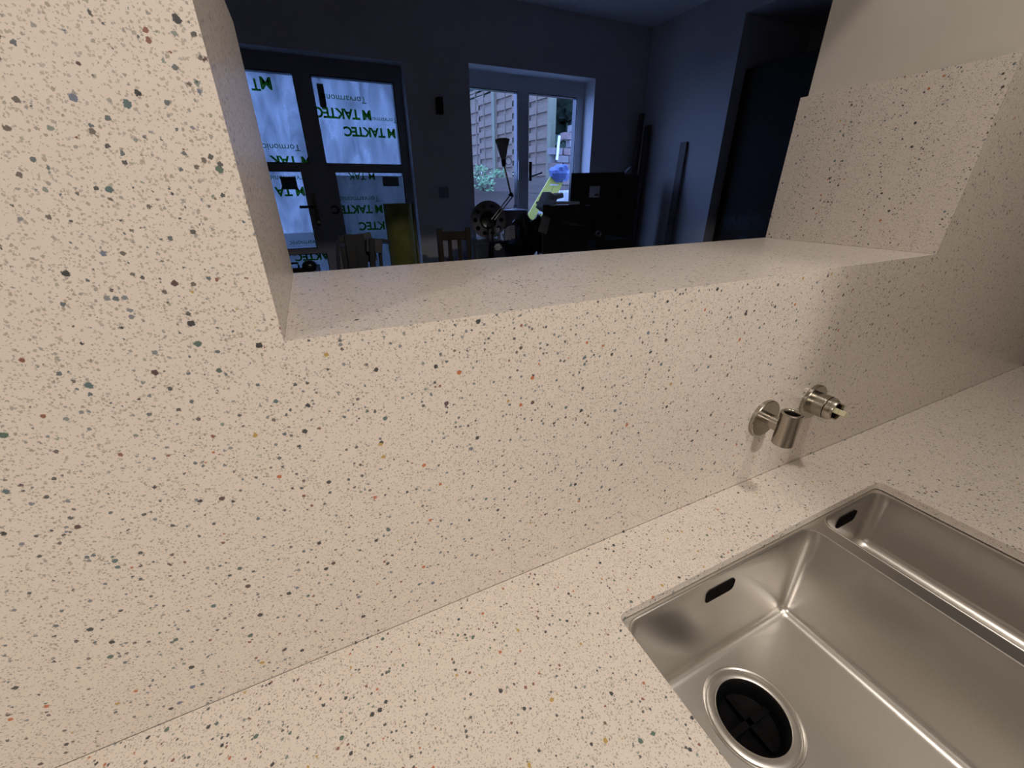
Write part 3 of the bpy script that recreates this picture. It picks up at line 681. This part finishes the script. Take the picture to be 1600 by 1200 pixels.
# anglepoise desk lamp
LAMPM = mat('cream_lamp_enamel', (.34, .33, .28), .35); CHR = mat('lamp_steel', (.55, .55, .55), .25, 1.0)
ly = 2.40
top, neck, elbow, foot = P(781, 217, ly), P(787, 257, ly), P(798, 304, ly), P(768, 343, ly)
lm = thing('desk_lamp', (foot.x-.04, ly, BT), 'cream anglepoise desk lamp with its cone shade turned up in front of the window', 'lamp')
axs = (top-neck).normalized(); axs = (axs+Vector((-.02, -.30, 0))).normalized()
hh = (top-neck).length
O('lamp_shade', MB().lathe(neck, axs, [(.001, .0), (.013, .0), (.015, .035), (.024, .060), (.030, hh*.62), (.047, hh*.98), (.0462, hh*.98), (.0285, hh*.62), (.022, .062), (.0005, .050)], 40), LAMPM, lm, smooth=True)
O('shade_neck', MB().lathe(neck, axs, [(.001, -.012), (.012, -.010), (.0145, .012), (.015, .036), (.0130, .038)], 24), BLACK, lm, smooth=True)
rc = neck+Vector((.035, 0, .02))
O('cable_loop', MB().tube([rc+Vector((.022*math.cos(2*PI*i/20), 0, .022*math.sin(2*PI*i/20))) for i in range(21)], .0018, 6), BLACK, lm, smooth=True)
O('arm', MB().tube([neck, elbow], .0045, 8).tube([neck+Vector((.008, .004, 0)), elbow+Vector((.008, .004, 0))], .0025, 8), CHR, lm, smooth=True)
O('elbow_joint', MB().lathe(elbow+Vector((0, -.012, 0)), (0, 1, 0), [(.0001, 0), (.012, 0), (.012, .024), (.0001, .024)], 20), BLACK, lm)
O('arm', MB().tube([elbow, foot], .0045, 8).tube([elbow+Vector((.022, 0, -.004)), foot+Vector((.022, 0, -.004))], .0045, 8), CHR, lm, smooth=True)
O('lamp_base', MB().tube([foot+Vector((.01, 0, 0)), (foot.x-.005, ly, BT+.02)], .008, 8).lathe((foot.x-.01, ly, BT), (0, 0, 1), [(.0001, 0), (.085, 0), (.085, .012), (.03, .022), (.0001, .024)], 32), BLACK, lm, smooth=True)
# lidded metal bin
bc = P(801, 345, 2.62); bcL, bcR = P(783, 330, 2.62), P(823, 330, 2.62); BR = (bcR.x-bcL.x)/2*.88; zt_ = P(803, 326, 2.62).z
BINM = mat('dull_bin_metal', (.22, .23, .26), .35, .2)
cx_ = (bcL.x+bcR.x)/2+.012
bn = thing('metal_bin', (cx_, 2.62, BT), 'round dull metal canister with a domed lid and knob, right of the drum', 'canister')
O('bin_body', MB().lathe((cx_, 2.62, 0), (0, 0, 1), [(.0001, BT+.001), (BR*.92, BT+.001), (BR*.97, zt_-.03), (.0001, zt_-.03)], 40), BINM, bn, smooth=True)
ldo = O('lid', MB().lathe((cx_, 2.62, 0), (0, 0, 1), [(BR*.96, zt_-.035), (BR, zt_-.035), (BR, zt_-.018), (BR*.95, zt_-.008), (.0001, zt_+.004)], 40), BINM, bn, smooth=True)
O('lid_knob', MB().tube([(cx_-.015, 2.62, zt_+.002), (cx_-.012, 2.62, zt_+.022), (cx_+.012, 2.62, zt_+.022), (cx_+.015, 2.62, zt_+.002)], .004, 8), BINM, ldo, smooth=True)
# black bags and loose wrapping
def heap(name, u, v, y, r, m, label, cat, seed, jit=.45, z0=None):
    c_ = P(u, v, y); b0 = (z0 if z0 is not None else c_.z-r[2])
    return tag(O(name, MB().blob(c_, r, 20, 12, jit, seed), m, base=(c_.x, c_.y, c_.z-r[2]), smooth=True), label, cat)
heap('bin_bag', 817, 372, 2.36, (.10, .09, .135), CLOTH_K, 'crumpled black plastic bag slumped in front of the metal canister', 'bag', 4, .5)
heap('bin_bag', 844, 368, 2.22, (.06, .06, .115), CLOTH_K, 'smaller black plastic bag against the open carton', 'bag', 5, .5)
heap('paper_scrap', 778, 386, 2.26, (.022, .02, .018), POLY, 'crumpled white paper scrap lying left of the black bag', 'paper', 8, .7)
WRAP = noisy('pale_wrapping', (.35, .37, .42), (.50, .52, .56), 14, .5, bump=.3)
q0, q1 = P(777, 377, 2.3), P(799, 352, 2.3)
wrp = MB(); rw = random.Random(9)
for k in range(9):
    a = Vector((q0.x+(q1.x-q0.x)*rw.random(), 2.3+rw.uniform(-.04, .04), q0.z+rw.random()*.02)); b_ = a+Vector((rw.uniform(-.02, .05), rw.uniform(-.03, .03), rw.uniform(.02, .09)))
    n_ = Vector((.018, rw.uniform(-.02, .02), .004)); wrp.add([a, a+n_, b_+n_*1.4, b_, a+Vector((0, .003, 0)), a+n_+Vector((0, .003, 0)), b_+n_*1.4+Vector((0, .003, 0)), b_+Vector((0, .003, 0))], [(3,2,1,0),(4,5,6,7),(0,1,5,4),(1,2,6,5),(2,3,7,6),(3,0,4,7)])
tag(O('plastic_wrapping', wrp, WRAP, base=(q0.x, 2.3, q0.z)), 'torn pale plastic wrapping between the drum and the black bag', 'wrapping')

# cartons on the right
def carton(name, x0, x1, y0, y1, z0, z1, m, label, rot=0.0):
    r = thing(name, (x0, y0, z0), label, 'box'); r.rotation_euler.z = rot
    b_ = MB(); t_ = .006
    b_.box((x0, y0, z0), (x1, y0+t_, z1)); b_.box((x0, y1-t_, z0), (x1, y1, z1)); b_.box((x0, y0+t_, z0), (x0+t_, y1-t_, z1)); b_.box((x1-t_, y0+t_, z0), (x1, y1-t_, z1)); b_.box((x0+t_, y0+t_, z0), (x1-t_, y1-t_, z0+t_))
    O('carton_body', b_, m, r)
    return r
# large box with label
yb = 2.62; A = P(893, 272, yb); B = P(1003, 262, yb); Cb = P(893, 384, yb)
bxz0 = -.02
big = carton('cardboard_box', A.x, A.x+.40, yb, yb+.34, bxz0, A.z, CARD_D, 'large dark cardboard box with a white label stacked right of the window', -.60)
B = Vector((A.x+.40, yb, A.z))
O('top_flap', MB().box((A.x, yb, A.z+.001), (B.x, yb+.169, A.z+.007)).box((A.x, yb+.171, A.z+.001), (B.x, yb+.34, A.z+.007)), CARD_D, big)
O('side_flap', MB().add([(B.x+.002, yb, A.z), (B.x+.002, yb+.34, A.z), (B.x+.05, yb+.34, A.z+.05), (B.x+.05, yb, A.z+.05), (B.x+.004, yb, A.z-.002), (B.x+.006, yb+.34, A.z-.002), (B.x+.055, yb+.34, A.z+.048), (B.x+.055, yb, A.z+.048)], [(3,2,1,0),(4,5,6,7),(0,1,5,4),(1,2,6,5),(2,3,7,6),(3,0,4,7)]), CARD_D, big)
l0 = Vector((A.x+.145, 0, A.z-.085)); l1 = Vector((A.x+.225, 0, A.z-.165))
O('paper_label', MB().box((l0.x, yb-.002, l1.z), (l1.x, yb-.0005, l0.z)), POLY, big)
O('label_print', MB().box((l0.x+(l1.x-l0.x)*.5, yb-.003, l1.z+.012), (l1.x-.008, yb-.0021, l1.z+.024)), BLACK, big)
# lower box the big one stands on
carton('cardboard_box', A.x-.03, A.x+.44, yb-.03, yb+.37, FLOOR+.001, bxz0-.008, CARD, 'brown cardboard box at floor level under the large labelled box', -.60)
q_ = P(958, 272, 2.88); q2 = P(1004, 266, 2.88)
carton('cardboard_box', q_.x+.12, q2.x-.01, 2.90, 3.10, FLOOR+.001, q_.z, CARD_D, 'tall dark cardboard box in the corner just behind the large labelled box')
# open carton with flaps in front, on a stack
yo = 1.85; a = P(849, 322, yo); b_ = P(907, 322, yo)
zo = a.z
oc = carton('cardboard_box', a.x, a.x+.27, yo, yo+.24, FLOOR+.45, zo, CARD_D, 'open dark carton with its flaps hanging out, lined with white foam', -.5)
fl = MB(); f0, f1, f2, f3 = P(848, 338, yo-.01), P(861, 338, yo-.01), P(854, 366, yo-.09), P(841, 362, yo-.09)
fl.add([f0, f1, f2, f3, f0+Vector((0, .004, .003)), f1+Vector((0, .004, .003)), f2+Vector((0, .004, .003)), f3+Vector((0, .004, .003))], [(3,2,1,0),(4,5,6,7),(0,1,5,4),(1,2,6,5),(2,3,7,6),(3,0,4,7)])
RZ_ = Matrix.Rotation(.5, 4, 'Z'); cen = Vector((a.x, yo, 0)); fl.v = [cen+RZ_@(v-cen) for v in fl.v]
O('hanging_flap', fl, noisy('pale_card', (.22, .20, .19), (.26, .24, .22), 20, .8), oc)
fl = MB(); f0, f1, f2, f3 = P(872, 340, yo-.005), P(912, 342, yo-.005), P(922, 353, yo-.12), P(880, 350, yo-.12)
fl.add([f0, f1, f2, f3, f0+Vector((0, .004, -.004)), f1+Vector((0, .004, -.004)), f2+Vector((0, .004, -.004)), f3+Vector((0, .004, -.004))], [(3,2,1,0),(4,5,6,7),(0,1,5,4),(1,2,6,5),(2,3,7,6),(3,0,4,7)])
fl.v = [cen+RZ_@(v-cen) for v in fl.v]
O('front_flap', fl, CARD, oc)
f = MB(); f.box((P(866, 320, yo).x, yo+.01, zo-.10), (P(869, 320, yo).x, yo+.05, zo+.005)); f.box((P(866, 320, yo).x, yo+.01, zo+.005), (P(907, 320, yo).x, yo+.22, zo+.02))
tag(O('foam_sheet', f, POLY, base=(a.x, yo+.1, zo)), 'white foam packing edge lying over the open carton', 'packing foam')
f = MB(); p_ = P(856, 313, yo+.2); f.obox((p_.x+.055, yo+.31, p_.z-.015), (.075, .10, .11), (0, .5, 0)); f.obox((p_.x+.10, yo+.31, p_.z+.018), (.11, .10, .03), (0, -.18, 0))
tag(O('foam_block', f, POLY, base=(p_.x, yo+.31, p_.z-.07), bevel=.008), 'angled white foam packing block standing up behind the open carton', 'packing foam')
carton('cardboard_box', a.x-.02, a.x+.30, yo-.02, yo+.28, FLOOR+.001, FLOOR+.448, CARD, 'brown cardboard box on the floor beneath the open carton', -.5)
c_ = P(933, 365, 2.2); tag(O('tape_roll', MB().lathe((c_.x, 2.18, c_.z), (.3, 1, 0), [(.012, -.01), (.022, -.01), (.022, .01), (.012, .01)], 24, closed=True), CARD, base=(c_.x, 2.18, c_.z-.02)), 'small pale roll of tape on the dark boxes', 'tape')
# box under that row so nothing hovers
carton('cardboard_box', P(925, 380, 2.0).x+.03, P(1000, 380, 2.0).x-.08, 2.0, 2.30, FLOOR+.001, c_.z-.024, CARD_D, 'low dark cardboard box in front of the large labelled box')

# timber lengths leaning in the corner and against the right wall
def lean(name, p0, p1, w_, t_, m, label, grp='timber lengths leaning in the corner'):
    p0 = Vector(p0); p1 = Vector(p1); d_ = (p1-p0).normalized(); s_ = Vector((0, 1, 0)); s_ = (s_-d_*s_.dot(d_)).normalized(); n_ = d_.cross(s_)
    v = [q+s_*(a*w_/2)+n_*(b*t_/2) for q in (p0, p1) for a, b in ((-1, -1), (1, -1), (1, 1), (-1, 1))]
    return tag(O(name, MB().add(v, [(3,2,1,0),(4,5,6,7),(0,1,5,4),(1,2,6,5),(2,3,7,6),(3,0,4,7)]), m, base=p0), label, 'timber', grp)
TIM = noisy('grey_timber', (.10, .09, .08), (.15, .13, .12), 6, .8, stretch=(1, 1, .2))
x_ = XRW-.04
q = at(1003, 178, 3.22); lean('timber_batten', (q.x-.10, 3.17, FLOOR+.02), q, .05, .03, TIM, 'dark timber batten leaning in the corner, leftmost and tallest of the pair')
q = at(1013, 196, 3.16); lean('timber_batten', (q.x-.03, 3.17, FLOOR+.02), q, .06, .03, TIM, 'dark timber batten in the corner, the shorter one next to the right wall')
q = atx(1067, 222, XRW-.03); lean('trim_board', (XRW-.07, q.y-.02, FLOOR+.02), (XRW-.012, q.y, q.z), .07, .018, noisy('pale_trim_wood', (.22, .19, .17), (.27, .24, .21), 6, .8), 'narrow board leaning upright against the right wall', 'board')
bpy.data.objects['trim_board']['category'] = 'board'

# tall wrapped carton in the recess, lettering upside down
hx = XRW+.10
h0, h1, h2 = atx(1166, 105, hx), atx(1283, 78, hx), atx(1122, 370, hx)
hc = thing('tall_carton', (hx+.15, (h0.y+h1.y)/2, FLOOR), 'tall dark carton with black upside-down lettering standing in the recess of the right wall', 'box')
yA, yB = h0.y, .62
O('carton_body', MB().box((hx, yB, FLOOR+.001), (hx+.30, yA, (h0.z+h1.z)/2)), noisy('brown_black_card', (.018, .014, .011), (.024, .019, .015), 20, .85), hc, bevel=.004)
tp0 = atx(1131, 336, hx-.001); tpb = atx(1133, 356, hx-.001)
hsz = abs(tp0.z-tpb.z)*1.35
tm_ = text_mb('HOWDENS', hsz, (0, 0, 0), (0, 1, 0), (0, 0, -1), .0006, shear=.25, bold=.004, tight=.95)
ys = [v.y for v in tm_.v]; zs = [v.z for v in tm_.v]; off = Vector((hx-.0012, tp0.y-max(ys), tp0.z-max(zs))); tm_.v = [v+off for v in tm_.v]
O('lettering', tm_, mat('black_ink', (.004, .004, .004), .6), hc)
mk = MB(); pz = tpb.z-.03; py0 = atx(1163, 365, hx).y; mk.prism([(py0-.07, pz-.06), (py0+.07, pz-.06), (py0, pz)], 0, hx-.0015, hx-.0003)
O('printed_mark', mk, bpy.data.materials['black_ink'], hc)

# roll of green underlay by the door
ur = P(629, 370, 2.75); rl, rr_ = P(604, 340, 2.75), P(652, 340, 2.75); RR = (rr_.x-rl.x)/2; zt_ = P(628, 318, 2.75).z
UND = noisy('olive_underlay', (.20, .21, .05), (.26, .27, .07), 12, .8)
rlm = MB(); cxr = (rl.x+rr_.x)/2-.02
sp_ = []
for i in range(100):
    a = 2*PI*i/20; r_ = RR*(1-.0075*i); sp_.append((cxr+r_*math.cos(a), 2.75+r_*math.sin(a)))
n = len(sp_); vs = [(x, y, z) for z in (FLOOR+.001, zt_) for x, y in sp_]+[(cxr+(x-cxr)*.965, 2.75+(y-2.75)*.965, z) for z in (FLOOR+.001, zt_) for x, y in sp_]
fs = []
for i in range(n-1):
    fs += [(i, i+1, n+i+1, n+i), (2*n+i+1, 2*n+i, 3*n+i, 3*n+i+1), (n+i, n+i+1, 3*n+i+1, 3*n+i), (i+1, i, 2*n+i, 2*n+i+1)]
fs += [(0, n, 3*n, 2*n), (n-1, 3*n-1, 4*n-1, 2*n-1)]
rlm.add(vs, fs); tag(O('underlay_roll', rlm, UND, base=(cxr, 2.75, FLOOR), smooth=True), 'tall olive green roll of underlay standing by the right edge of the glazed door', 'roll')

# wooden chair left of the window
cy_ = 2.35; c0, c1 = P(684, 362, cy_), P(736, 350, cy_)
ch = thing('wooden_chair', ((c0.x+c1.x)/2, cy_+.2, FLOOR), 'dark wooden chair with its back to the hatch, left of the window clutter', 'chair')
zt_ = c0.z
xs0, xs1 = c0.x+.01, P(731, 360, cy_).x
for x in (xs0, xs1): O('back_post', MB().box((x-.016, cy_-.015, FLOOR), (x+.016, cy_+.018, zt_+.02)), WOOD_D, ch, bevel=.004)
O('top_rail', MB().box((xs0+.017, cy_-.012, zt_-.055), (xs1-.017, cy_+.012, zt_)), WOOD_D, ch, bevel=.004)
for k in range(2): O('back_slat', MB().box((xs0+(xs1-xs0)*(k+1)/3-.012, cy_-.006, FLOOR+.47), (xs0+(xs1-xs0)*(k+1)/3+.012, cy_+.006, zt_-.056)), WOOD_D, ch)
O('seat', MB().box((xs0-.01, cy_+.02, FLOOR+.43), (xs1+.01, cy_+.42, FLOOR+.46)), WOOD_D, ch, bevel=.004)
for x in (xs0, xs1): O('leg', MB().box((x-.016, cy_+.37, FLOOR), (x+.016, cy_+.40, FLOOR+.429)), WOOD_D, ch)

# folded trestle / clamp stands in front of the glazed door
ST = mat('dark_powder_coat', (.035, .034, .036), .45); STG = mat('grey_powder_coat', (.12, .115, .11), .5)
sy = 2.20
s0 = P(528, 400, sy); s1 = P(601, 400, sy)
st = thing('tool_stand', ((s0.x+s1.x)/2, sy, FLOOR), 'dark folded work stand with grey clamp heads in front of the glazed door', 'stand')
def bar(u0, v0, u1, v1, w_, m, nm, dy_=0.0, th=.03):
    a, b_ = P(u0, v0, sy+dy_), P(u1, v1, sy+dy_); d_ = (b_-a).normalized(); n_ = Vector((0, 1, 0))*th/2; s_ = d_.cross(Vector((0, 1, 0))).normalized()*w_/2
    return O(nm, MB().add([a-s_-n_, a+s_-n_, a+s_+n_, a-s_+n_, b_-s_-n_, b_+s_-n_, b_+s_+n_, b_-s_+n_], [(3,2,1,0),(4,5,6,7),(0,1,5,4),(1,2,6,5),(2,3,7,6),(3,0,4,7)]), m, st, bevel=.004)
bar(545, 366, 562, 480, .055, ST, 'upright'); bar(559, 366, 578, 480, .055, ST, 'upright', .0)
bar(540, 385, 556, 480, .06, ST, 'side_plate', .03)
bar(560, 374, 606, 381, .004, STG, 'clamp_rail', .03)
bar(568, 364, 580, 408, .075, STG, 'clamp_head', .05); bar(572, 382, 597, 385, .075, STG, 'clamp_head', -.04)
bar(580, 372, 586, 470, .030, ST, 'upright', -.06); bar(594, 395, 600, 470, .018, ST, 'upright'); bar(594, 375, 610, 378, .018, ST, 'handle', -.02)
bar(528, 374, 545, 373, .035, ST, 'cross_arm', .02); bar(527, 380, 532, 470, .018, ST, 'upright', .02)
bar(549, 440, 600, 440, .05, ST, 'brace', .03)
a, b_ = P(525, 480, sy), P(606, 480, sy)
O('foot_plate', MB().box((a.x, sy-.15, FLOOR), (b_.x, sy+.15, FLOOR+.03)), ST, st)
O('lower_frame', MB().box((a.x+.02, sy-.05, FLOOR+.03), (b_.x-.02, sy+.05, P(560, 440, sy).z)), ST, st)

# dark tool case and ball on a low cabinet at the left
ky = 2.35
k0, k1 = P(452, 415, ky), P(480, 412, ky)
cb = thing('low_cabinet', (k0.x, ky+.1, FLOOR), 'low dark cabinet behind the left end of the hatch ledge', 'cabinet')
kz = P(470, 424, ky).z
O('body', MB().box((k0.x-.35, ky-.10, FLOOR+.001), (P(500, 415, ky).x, ky+.25, kz)), WOOD_D, cb, bevel=.003)
tc_ = P(468, 416, ky)
tco = thing('tool_case', (tc_.x-.03, ky, kz), 'dark boxy tool case on the low cabinet next to the hatch edge', 'case')
O('case_body', MB().box((tc_.x-.12, ky-.04, kz+.001), (tc_.x+.03, ky+.10, P(465, 417, ky).z)), BLACK, tco, bevel=.006)
O('case_handle', MB().tube([(tc_.x-.09, ky, P(465, 417, ky).z), (tc_.x-.09, ky, P(465, 411, ky).z), (tc_.x-.005, ky, P(465, 411, ky).z), (tc_.x-.005, ky, P(465, 417, ky).z)], .006, 8), BLACK, tco, smooth=True)
hp = P(485, 421, ky-.04); hr = .030
tag(O('dark_ball', MB().blob((hp.x, ky-.04, kz+.032), (.040, .03, .034), 20, 12), BLACK, base=(hp.x, ky-.04, kz), smooth=True), 'round dark object beside the tool case', 'ball')
